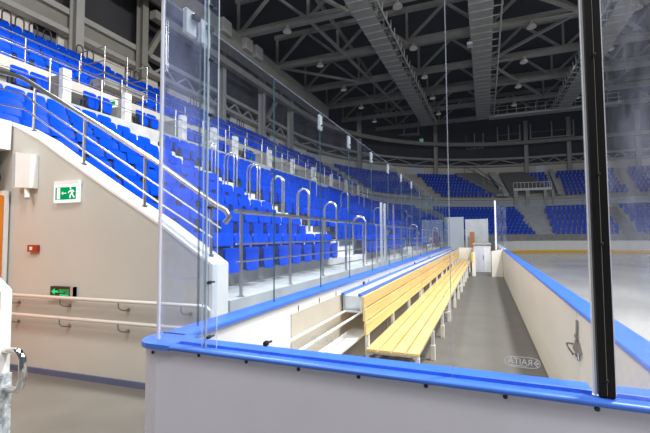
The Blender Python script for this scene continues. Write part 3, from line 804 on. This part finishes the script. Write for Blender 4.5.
for k in range(7):
    for j in (0,1):
        c_+=1
        o=bpy.data.objects.new('hoop_rail',hoop_me); COL.objects.link(o)
        p=bowl(9.65-Y0+.30*j,.8*k+.36+(.10*j),.95+.4*k+.04*j); o.location=p
        o.rotation_euler=(0,0,0)
        tag(o,'steel hoop handrail on the first white stairs, %s step from the front, %s one'%(ordw(k+1),'nearer' if j==0 else 'farther'),'handrail')
for ai,(a,b) in enumerate(aisles[1:4]):
    for k in range(0,7,2):
        o=bpy.data.objects.new('hoop_rail',hoop_me); COL.objects.link(o)
        o.location=bowl((a+b)/2,.8*k+.3,.95+.4*k); 
        tag(o,'distant steel hoop handrail on the %s white stairs, %s row from the front'%(ordw(ai+2),ordw(k+1)),'handrail')
up_hoop=hoop_mb(.34,.95,.03).mesh('hoop_rail',M['hoop_dark'])
for i,(y) in enumerate((9.3,9.8,10.3,10.85,11.45,13.0,13.55,15.8,16.4,21,21.6,26.4,27)):
    o=bpy.data.objects.new('hoop_rail',up_hoop); COL.objects.link(o); o.location=bowl(y-Y0,15.1,10.05); o.rotation_euler=(0,0,PI/2)
    o.location.z=9.95 if i<5 else 9.9
    o.location=bowl(y-Y0,15.6,10.1)
    tag(o,'dark hoop handrail at the top of the upper tier, %s from the left'%ordw(i+1),'handrail')

# ================================================================== SEATS
def plate(mb,levels,xf,th,cols=5):
    """levels: (z, halfwidth); front surface x = xf(y,z)"""
    nz=len(levels); fr=[];bk=[]
    for (z,hw) in levels:
        for c in range(cols):
            y=hw*(-1+2*c/(cols-1)); x=xf(y,z); fr.append((x,y,z)); bk.append((x-th,y,z))
    fs=[];n=nz*cols
    for i in range(nz-1):
        for c in range(cols-1):
            a=i*cols+c; fs.append((a,a+1,a+1+cols,a+cols)); fs.append((n+a,n+a+cols,n+a+1+cols,n+a+1))
    mb.add(fr+bk,fs,0,True)
    rim=[c for c in range(cols)]+[i*cols+cols-1 for i in range(1,nz)]+[(nz-1)*cols+c for c in range(cols-2,-1,-1)]+[i*cols for i in range(nz-2,0,-1)]
    fs=[(rim[i],rim[(i+1)%len(rim)],n+rim[(i+1)%len(rim)],n+rim[i]) for i in range(len(rim))]
    mb.add(fr+bk,fs,0,False); return mb
def back_mb(mb=None,cols=5):
    mb=mb or MB()
    lv=[(.572,.208),(.59,.214),(.64,.219),(.69,.217),(.725,.208),(.745,.180),(.755,.135)]
    return plate(mb,lv,lambda y,z:-.055-.17*(z-.34)+.35*y*y,.022,cols)
def pan_mb(mb=None,cols=5):
    mb=mb or MB()
    lv=[(.215,.09),(.228,.135),(.25,.158),(.30,.168),(.48,.170),(.53,.168),(.552,.160)]
    return plate(mb,lv,lambda y,z:.085-.02*(z-.215)-.6*y*y*(1 if z<.5 else .6),.04,cols)
def brk_mb(mb=None,mi=0):
    mb=mb or MB()
    for sgn in (-1,1):
        mb.box(-.16,.03,sgn*.19-.012,sgn*.19+.012,.26,.42,mi)
    mb.box(-.20,-.10,-.242,.242,.22,.46,mi); mb.box(-.135,-.12,-.20,.20,.46,.62,mi)  # dark beam and thin plate put the gap shadow behind pan and backrest
    mb.box(-.10,-.092,.222,.242,.34,.44,mi+1)
    return mb
seat_parts=[('backrest',back_mb().mesh('backrest',M['seat'])),('seat',pan_mb().mesh('seat',M['seat'])),('bracket',brk_mb().mesh('bracket',[M['beam_shade'],M['white']]))]
far=MB(); back_mb(far,3); pan_mb(far,3); brk_mb(far,1)
far_me=far.mesh('stadium_seat',[M['seat'],M['beam_shade'],M['white']])
PITCH=.485
allseats=[]
def in_aisle(t,lst,pad=.2): return any(a-pad<t<b+pad for a,b in lst)
for k in range(NR):
    s=.8*k+.6; z=.95+.4*k
    # straight part
    blk=0; cnt=0
    t=.32; prev_in=False
    while t<L1+LA+16:
        inside=in_aisle(t,aisles,.24)
        if inside:
            if not prev_in: blk+=1; cnt=0
        else:
            if not (k<1 and t>L1+3 and t<L1+4):
                cnt+=1
                allseats.append((t,s,z,k,blk,cnt,0))
        prev_in=inside
        if L1<t<L1+LA: t+=PITCH*R0/(R0+s)
        else: t+=PITCH
upper_aisles=[(1.5,2.5),(11.2,12.2),(20,21.2),(28,29.2),(36,37),(42,43.0),(L1+LA+1.1,L1+LA+1.9),(L1+LA+9,L1+LA+10)]
for k in range(7):
    s=9.65+.9*k+.55; z=6.6+.56*k
    t=.3
    blk=0;cnt=0;prev_in=False
    while t<L1+LA+16:
        inside=in_aisle(t,upper_aisles,.2)
        # bare sloped patch on the far curve
        if 11.2+(16-s)*.23<t-L1<13.6: inside=True
        if 13.6<=t-L1<17.0 and s<11.6+(16.4-(t-L1))*2.7: inside=True
        if inside:
            if not prev_in: blk+=1; cnt=0
        else:
            cnt+=1; allseats.append((t,s,z,k,blk,cnt,1))
        prev_in=inside
        if L1<t<L1+LA: t+=PITCH*R0/(R0+s)
        else: t+=PITCH
vis=[]
for q in allseats:
    p=bowl(q[0],q[1],q[2])
    ix=img_x(p[0],p[1])
    if -14<ix<665: vis.append((math.dist(p,(0,0,CAMZ)),q,p))
vis.sort(key=lambda e:e[0])
near=vis[:300]; rest=vis[300:]
BLK=['between the end wall and the first stairs','past the first white stairs','past the second white stairs','past the third white stairs','past the fourth white stairs']
UB=['before the first upper gap','past the first upper gap','past the second upper gap','past the third upper gap','past the fourth upper gap']
for dist,(t,s,z,k,blk,cnt,tier),p in near:
    if tier==0:
        lab='blue seat, %s row, %s seat %s'%(ordw(k+1),ordw(cnt),BLK[min(blk,4)])
    else:
        lab='blue upper tier seat, %s row up, %s seat %s'%(ordw(k+1),ordw(cnt),UB[min(blk,4)])
    if dist<15:
        o=bpy.data.objects.new('stadium_seat',None); COL.objects.link(o); o.empty_display_size=.1
        for nm,me in seat_parts:
            c=bpy.data.objects.new(nm,me); COL.objects.link(c); c.parent=o
    else:
        o=bpy.data.objects.new('stadium_seat',far_me); COL.objects.link(o)
    o.location=p; o.rotation_euler=(0,0,bowl_rot(t))
    tag(o,lab,'seat','blue stadium seats')
# remaining seats of the bowl
lo=MB(); plate(lo,[(.575,.21),(.68,.222),(.755,.165)],lambda y,z:-.055-.17*(z-.34),.03,2); plate(lo,[(.215,.12),(.30,.168),(.552,.165)],lambda y,z:.05-.10*(z-.215),.05,2)
V=[];Fc=[];
for dist,(t,s,z,k,blk,cnt,tier),p in rest:
    a=bowl_rot(t); c,sn=math.cos(a),math.sin(a); o=len(V)
    for (x,y,zz) in lo.v: V.append((p[0]+x*c-y*sn,p[1]+x*sn+y*c,p[2]+zz))
    for f in lo.f: Fc.append(tuple(i+o for i in f))
me=bpy.data.meshes.new('stadium_seats'); me.from_pydata(V,[],Fc); me.materials.append(M['seat'])
o=bpy.data.objects.new('stadium_seats',me); COL.objects.link(o)
tag(o,'hundreds of distant blue seats round the far bowl and upper tier','seats',None,'stuff')
# a few seats on the walkway
for i,(y,w) in enumerate(((6.15,'left of first white partition edge'),(8.15,'right of first white partition edge'),(10.1,'nearest the curved pane'),(12.5,'behind the curved pane'),(14.45,'beyond the side glass'),(16.75,'farther beyond the side glass'))):
    for j in range(2):
        o=bpy.data.objects.new('stadium_seat',None); COL.objects.link(o)
        for nm,me in seat_parts:
            c=bpy.data.objects.new(nm,me); COL.objects.link(c); c.parent=o
        m=MB(); m.box(-.16,-.10,-.20,-.14,0,.42); m.box(-.16,-.10,.14,.20,0,.42)
        c=bpy.data.objects.new('support',m.mesh('support',M['bracket'])); COL.objects.link(c); c.parent=o
        o.location=(-11.15,y+.25+.485*j,5.4); o.rotation_euler=(0,0,0)
        tag(o,'blue walkway seat, %s of the pair %s'%(['left','right'][j],w),'seat')

# ---- far end details
vb=empty('vomitory',bowl(L1+LA-4,9.5,5.05),'far grey entrance block with white rail between the upper seat blocks','entrance')
def tsq(a,b,n=6): return [a+(b-a)*i/n for i in range(n+1)]
T0,T1=L1+13.7,L1+16.3
m=MB(); sweep(m,[(9.0,7.45),(9.25,7.45),(9.25,7.75),(9.0,7.75)],tsq(T0,T1)); part('lintel',m,M['white'],vb)
for tt in (T0,T0+.75,T1-.75,T1):
    m=MB(); sweep(m,[(9.0,5.402),(9.3,5.402),(9.3,7.45),(9.0,7.45)],[tt,tt+.25]); part('pillar',m,M['ring'],vb)
m=MB(); vs=[bowl(L1+tt,ss_,6.95+.588*(ss_-9.65)+dz) for dz in (.15,-.15) for (tt,ss_) in ((13.6,10.0),(16.3,10.6),(15.2,15.2),(14.9,16.2),(13.7,16.2))]
m.add(vs,[(0,1,2,3,4),(9,8,7,6,5)]+[(q,(q+1)%5,(q+1)%5+5,q+5) for q in range(5)])
part('sloped_slab',m,M['conc_dark'],vb)
m=MB()
for i in range(12):
    tt=T0+(T1-T0)*i/11; m.tube(bowl(tt,9.1,7.75),bowl(tt,9.1,8.5),.04,5)
m.path([bowl(t,9.1,8.5) for t in tsq(T0,T1)],.04,5); part('railing',m,M['white'],vb)
for (ta,tb,w) in ((L1+13.1,L1+13.45,'left'),(L1+17.0,L1+17.45,'right')):
    m=MB()
    for k in range(14): sweep(m,[(9.4+.5*k,6.8+.29*k),(9.9+.5*k,6.8+.29*k),(9.9+.5*k,7.25+.29*k),(9.4+.5*k,7.25+.29*k)],[ta,tb])
    single('aisle_stairs',m,M['concrete'],'steep pale stairs %s of the far grey entrance block'%w,'stairs')
ss=empty('sloped_slab',bowl(L1+8,12,8),'bare grey sloped slab with dark rails among the far upper seats','slab')
m=MB()
def slabz(q): return 6.95+.588*(q-9.65)
edgeL=[(11.2+(16.2-q)*.23,q) for q in (16.2,14.5,12.8,11.1,9.7)]; edgeR=[(12.55+(16.2-q)*.09,q) for q in (16.2,14.5,12.8,11.1,9.7)]
vs=[bowl(L1+tt,q,slabz(q)+dz) for (A,B) in zip(edgeL,edgeR) for (tt,q) in (A,B) for dz in (.2,-.15)]
fs=[]
for i in range(4):
    a=4*i; fs+=[(a,a+2,a+6,a+4),(a+1,a+5,a+7,a+3),(a,a+4,a+5,a+1),(a+2,a+3,a+7,a+6)]
fs+=[(0,1,3,2),(16,18,19,17)]
m.add(vs,fs); part('slab',m,M['ring'],ss)
for off in (.45,.85):
    m=MB(); pts=[bowl(L1+a[0]+(b[0]-a[0])*off,a[1],slabz(a[1])+1.1) for a,b in zip(edgeL,edgeR)]
    m.path(pts,.05,5)
    for p in pts[::2]: m.tube((p[0],p[1],p[2]-1.0),p,.05,5)
    part('railing',m,M['hoop'],ss)
# front parapet of the far end stand
m=MB(); sweep(m,[(-.15,0),(-.02,0),(-.02,1.75),(-.15,1.75)],tsq(L1+7.4,L1+LA+18,24)); single('parapet',m,M['conc_dark'],'grey parapet below the far end seats behind the rink boards','wall')
# press platforms on the far wall
for i,(x0,x1,y,z,nm) in enumerate(((-13.0,-8.6,58,16.6,'far dark platform with pale edge under the roof, leftmost of four'),(-2.5,0.2,63.8,14.9,'far dark platform with pale edge under the roof, second of four'),(2.0,5.2,63.8,15.6,'far dark platform with pale edge under the roof, third of four'),(6.4,12,63.8,15.6,'far dark platform with pale edge under the roof, rightmost of four'))):
    pf=empty('hanging_platform',((x0+x1)/2,y,z),nm,'platform')
    m=MB(); m.box(x0,x1,y,y+1.2,z,z+.14); part('deck',m,M['ring'],pf)
    for k in range(3):
        x=x0+.1+(x1-x0-.2)*k/2; m=MB(); m.box(x-.08,x+.08,y,y+.16,z+.14,z+2.3); part('hanger',m,M['ring'],pf)
    m=MB(); m.tube((x0,y+.05,z+1.0),(x1,y+.05,z+1.0),.04,5); part('rail',m,M['truss'],pf)
m=MB(); m.box(-8.55,-8.0,58.0,58.08,15.3,15.8); single('exit_sign',m,M['signd'],'tiny green exit sign high in the dark of the far corner','sign')
# pale far band in front of back wall
# ================================================================== ROOF
ty=[18.9,24.9,31.0,37.1,43.1,49.0,55.0]
ZB,ZT=16.9,19.6
nodes=[-17.2+5.9*i for i in range(9)]
for i,y in enumerate(ty):
    tr=empty('roof_truss',(0,y,ZB),'grey steel roof truss spanning the ice, %s from the camera'%ordw(i+1),'truss')
    m=MB(); m.box(-17.4,32,y-.22,y+.22,ZB-.06,ZB+.02); m.box(-17.4,32,y-.22,y+.22,ZB+.36,ZB+.42); m.box(-17.4,32,y-.03,y+.03,ZB,ZB+.38); part('bottom_chord',m,M['truss'],tr)
    m=MB(); m.box(-17.4,32,y-.18,y+.18,ZT,ZT+.35); part('top_chord',m,M['truss'],tr)
    for a,b in zip(nodes[:-1],nodes[1:]):
        c=(a+b)/2
        m=MB(); m.beam((a,y,ZB+.2),(c,y,ZT+.1),.2,.2); part('diagonal',m,M['truss'],tr)
        m=MB(); m.beam((b,y,ZB+.2),(c,y,ZT+.1),.2,.2); part('diagonal',m,M['truss'],tr)
        m=MB(); m.box(a-.09,a+.09,y-.09,y+.09,ZB+.2,ZT+.1); part('vertical',m,M['truss'],tr)
for i,(x0,y0,x1,y1) in enumerate(((-11.2,18.9,-5.4,31),(-11.2,25,-8.9,49),(-5.3,37.1,-11.2,43.1),(.5,24.9,6.4,31),(6.4,31,.5,37.1),(.5,37.1,6.4,49),(6.4,43.1,12.3,49),(12.3,24.9,6.4,31),(-17,31,-11.2,37.1),(-17,43.1,-11.2,37.1))):
    m=MB(); m.beam((x0,y0,17.0),(x1,y1,17.0),.2,.2); single('roof_brace',m,M['truss'],'diagonal steel brace between roof trusses, %s of ten'%ordw(i+1),'brace')
m=MB(); m.box(-17.9,-16.9,10,43,15.6,17.0)
m2=single('roof_girder',m,M['truss'],'deep grey girder along the left ends of the roof trusses','beam')
# purlin-like girders along the hall
for i,x in enumerate((-11.3,.5,12.3)):
    m=MB(); m.box(x-.1,x+.1,14,57,ZT-.3,ZT); single('roof_purlin',m,M['truss'],'long dark purlin high under the roof, %s from the left'%ordw(i+1),'beam')
# catwalks
def catwalk(xa,xb,y0,y1,w,z,label,side):
    g=empty('catwalk',((xa+xb)/2,(y0+y1)/2,z),label,'catwalk')
    def X(y): return xa+(xb-xa)*(y-y0)/(y1-y0)
    m=MB(); m.add([(X(y)+dx,y,zz) for y in (y0,y1) for (dx,zz) in ((-w/2,z),(w/2,z),(w/2,z+.12),(-w/2,z+.12))],[(0,1,2,3),(7,6,5,4),(0,4,5,1),(1,5,6,2),(2,6,7,3),(3,7,4,0)]); part('deck',m,M['walk'],g)
    m=MB(); y=y0+.4
    while y<y1: m.box(X(y)-w/2,X(y)+w/2,y,y+.06,z-.05,z); y+=1.0
    part('ribs',m,M['walk'],g)
    for sd in (-1,1):
        m=MB()
        for zz in (z+.6,z+1.1): m.tube((X(y0)+sd*w/2,y0,zz),(X(y1)+sd*w/2,y1,zz),.035,5)
        y=y0+.5
        while y<y1: m.box(X(y)+sd*w/2-.04,X(y)+sd*w/2+.04,y-.04,y+.04,z,z+1.1); y+=2.0
        part('handrail',m,M['truss'],g)
    m=MB(); y=y0+.8
    while y<y1:
        m.path([(X(y)+side*(w/2),y,z+.05),(X(y)+side*(w/2+.55),y,z+.05),(X(y)+side*(w/2+.55),y,z+.55)],.05,5); y+=1.15
    m.tube((X(y0)+side*(w/2+.5),y0,z+.02),(X(y1)+side*(w/2+.5),y1,z+.02),.06,5)
    part('cable_hangers',m,M['ring'],g)
    y=25.0
    m=MB()
    for y in ty:
        if y0<y<y1:
            for sd in (-1,1): m.beam((X(y)+sd*w/2,y,z),(X(y)+sd*w/2,y,ZB),.08,.08)
    part('hangers',m,M['truss'],g)
catwalk(-7.05,-6.6,14,52,1.35,16.0,'long overhead catwalk running down the left of the roof',1)
catwalk(0.1,.1,14,52,1.45,16.0,'long overhead catwalk running straight above the bench line',1)
catwalk(8.6,8.6,14,52,1.3,16.0,'long overhead catwalk right of centre near the black post',-1)
g=empty('catwalk',(4,51.5,16),'cross catwalk with railing joining the long catwalks at the far end','catwalk')
m=MB(); m.box(.8,14,51,52.2,15.9,16.1); part('deck',m,M['ring'],g)
m=MB()
for zz in (16.6,17.1): m.tube((.8,51,zz),(14,51,zz),.04,5)
for i in range(14): m.box(.8+i-.03,.8+i+.03,50.97,51.03,16.1,17.1)
part('handrail',m,M['ring'],g)
# lamps on the trusses
def lamp(x,y,i):
    l=empty('bay_lamp',(x,y-.35,16.3),'round dome lamp hanging from a roof truss, %s of the dome lamps'%ordw(i),'lamp')
    m=MB(); m.lathe([(.09,.5),(.12,.35),(.24,.22),(.32,.05),(.32,0)],(x,y-.35,16.3),16); part('shade',m,M['ring'],l)
    m=MB(); m.lathe([(.30,.0),(.22,-.05),(.1,-.08)],(x,y-.35,16.3),16); part('lens',m,M['lens'],l)
    m=MB(); m.tube((x,y-.35,16.8),(x,y-.1,17.0),.05,6); part('stem',m,M['truss'],l)
i=0
for y in ty[1:6]:
    for x in (-12.8,-4.85,3.4,9.5):
        i+=1; lamp(x,y,i)
# floodlight boxes on the left girder (pale patches)
for i,(y) in enumerate((22.6,25.4,26.9)):
    m=MB(); m.bbox(-16.9,-16.5,y-.5,y+.5,16.0,17.0,.03); single('junction_box',m,M['ring'],'pale metal box fixed to the left roof girder, %s along'%ordw(i+1),'box')
m=MB(); m.bbox(-.9,-.5,30,30.7,15.6,15.8,.02); m.beam((-.7,30.3,15.8),(-.7,30.3,16.1),.05,.05); single('projector',m,M['alu'],'small bright boxed light under the straight catwalk','light')
m=MB(); sweep(m,[(15.5,14.9),(16.0,14.9),(16.0,15.4),(15.5,15.4)],tsq(14,L1+LA+18,40)); single('upper_ring_duct',m,M['truss'],'grey horizontal duct ringing the hall above the ring beam','duct')

# one group name for every kind of repeat
from collections import Counter
import re as _re
base=lambda o:_re.sub(r'\.\d+$','',o.name)
tops=[o for o in COL.objects if o.parent is None and o.get('label')]
cn=Counter(base(o) for o in tops)
for o in tops:
    if cn[base(o)]>1 and not o.get('group'): o['group']=base(o).replace('_',' ')+' set'
# ================================================================== LIGHT
def area(name,loc,target,size,power,col=(1,.98,.955)):
    l=bpy.data.lights.new(name,'AREA'); l.shape='SQUARE'; l.size=size; l.energy=power; l.color=col
    o=bpy.data.objects.new(name,l); COL.objects.link(o); o.location=loc
    o.rotation_euler=(Vector(target)-Vector(loc)).to_track_quat('-Z','Y').to_euler(); return o
area('rink_floodlight',(4.5,5.5,15.5),(-3,8,1),1.6,3700)
area('rink_floodlight',(8.5,-2,14.5),(-4,4,1),2.0,1900)
area('hall_fill',(-4.5,-3.0,12),(-5,6,1),3.5,620)  # unseen fill added for the front board and passage wall
area('hall_fill',(-9,8,14.5),(.6,6,.5),2.5,1500)  # added from the left to brighten the ice side boards, no fixture
pl=area('passage_lamp',(-5.2,-.6,4.6),(-4.7,3.2,1.3),.7,30); pl.data.spread=math.radians(110); pl.data.color=(1,.99,.97)
area('hall_fill',(8,36,15.5),(2,38,0),6,300)  # weak fill added over the far end
area('hall_fill',(13,12,15.5),(10,15,0),6,2300)  # fill added above the ice to brighten it
wd=bpy.data.worlds.new('hall_air'); sc.world=wd; wd.use_nodes=True
wd.node_tree.nodes['Background'].inputs[0].default_value=(.80,.86,1,1); wd.node_tree.nodes['Background'].inputs[1].default_value=.14

sc.view_settings.view_transform='Standard'; sc.view_settings.look='None'
sc.view_settings.exposure=0.0; sc.view_settings.gamma=1.0
try: sc.view_settings.use_curve_mapping=False
except Exception: pass
sc.cycles.max_bounces=8; sc.cycles.transparent_max_bounces=40
sc.cycles.use_denoising=True
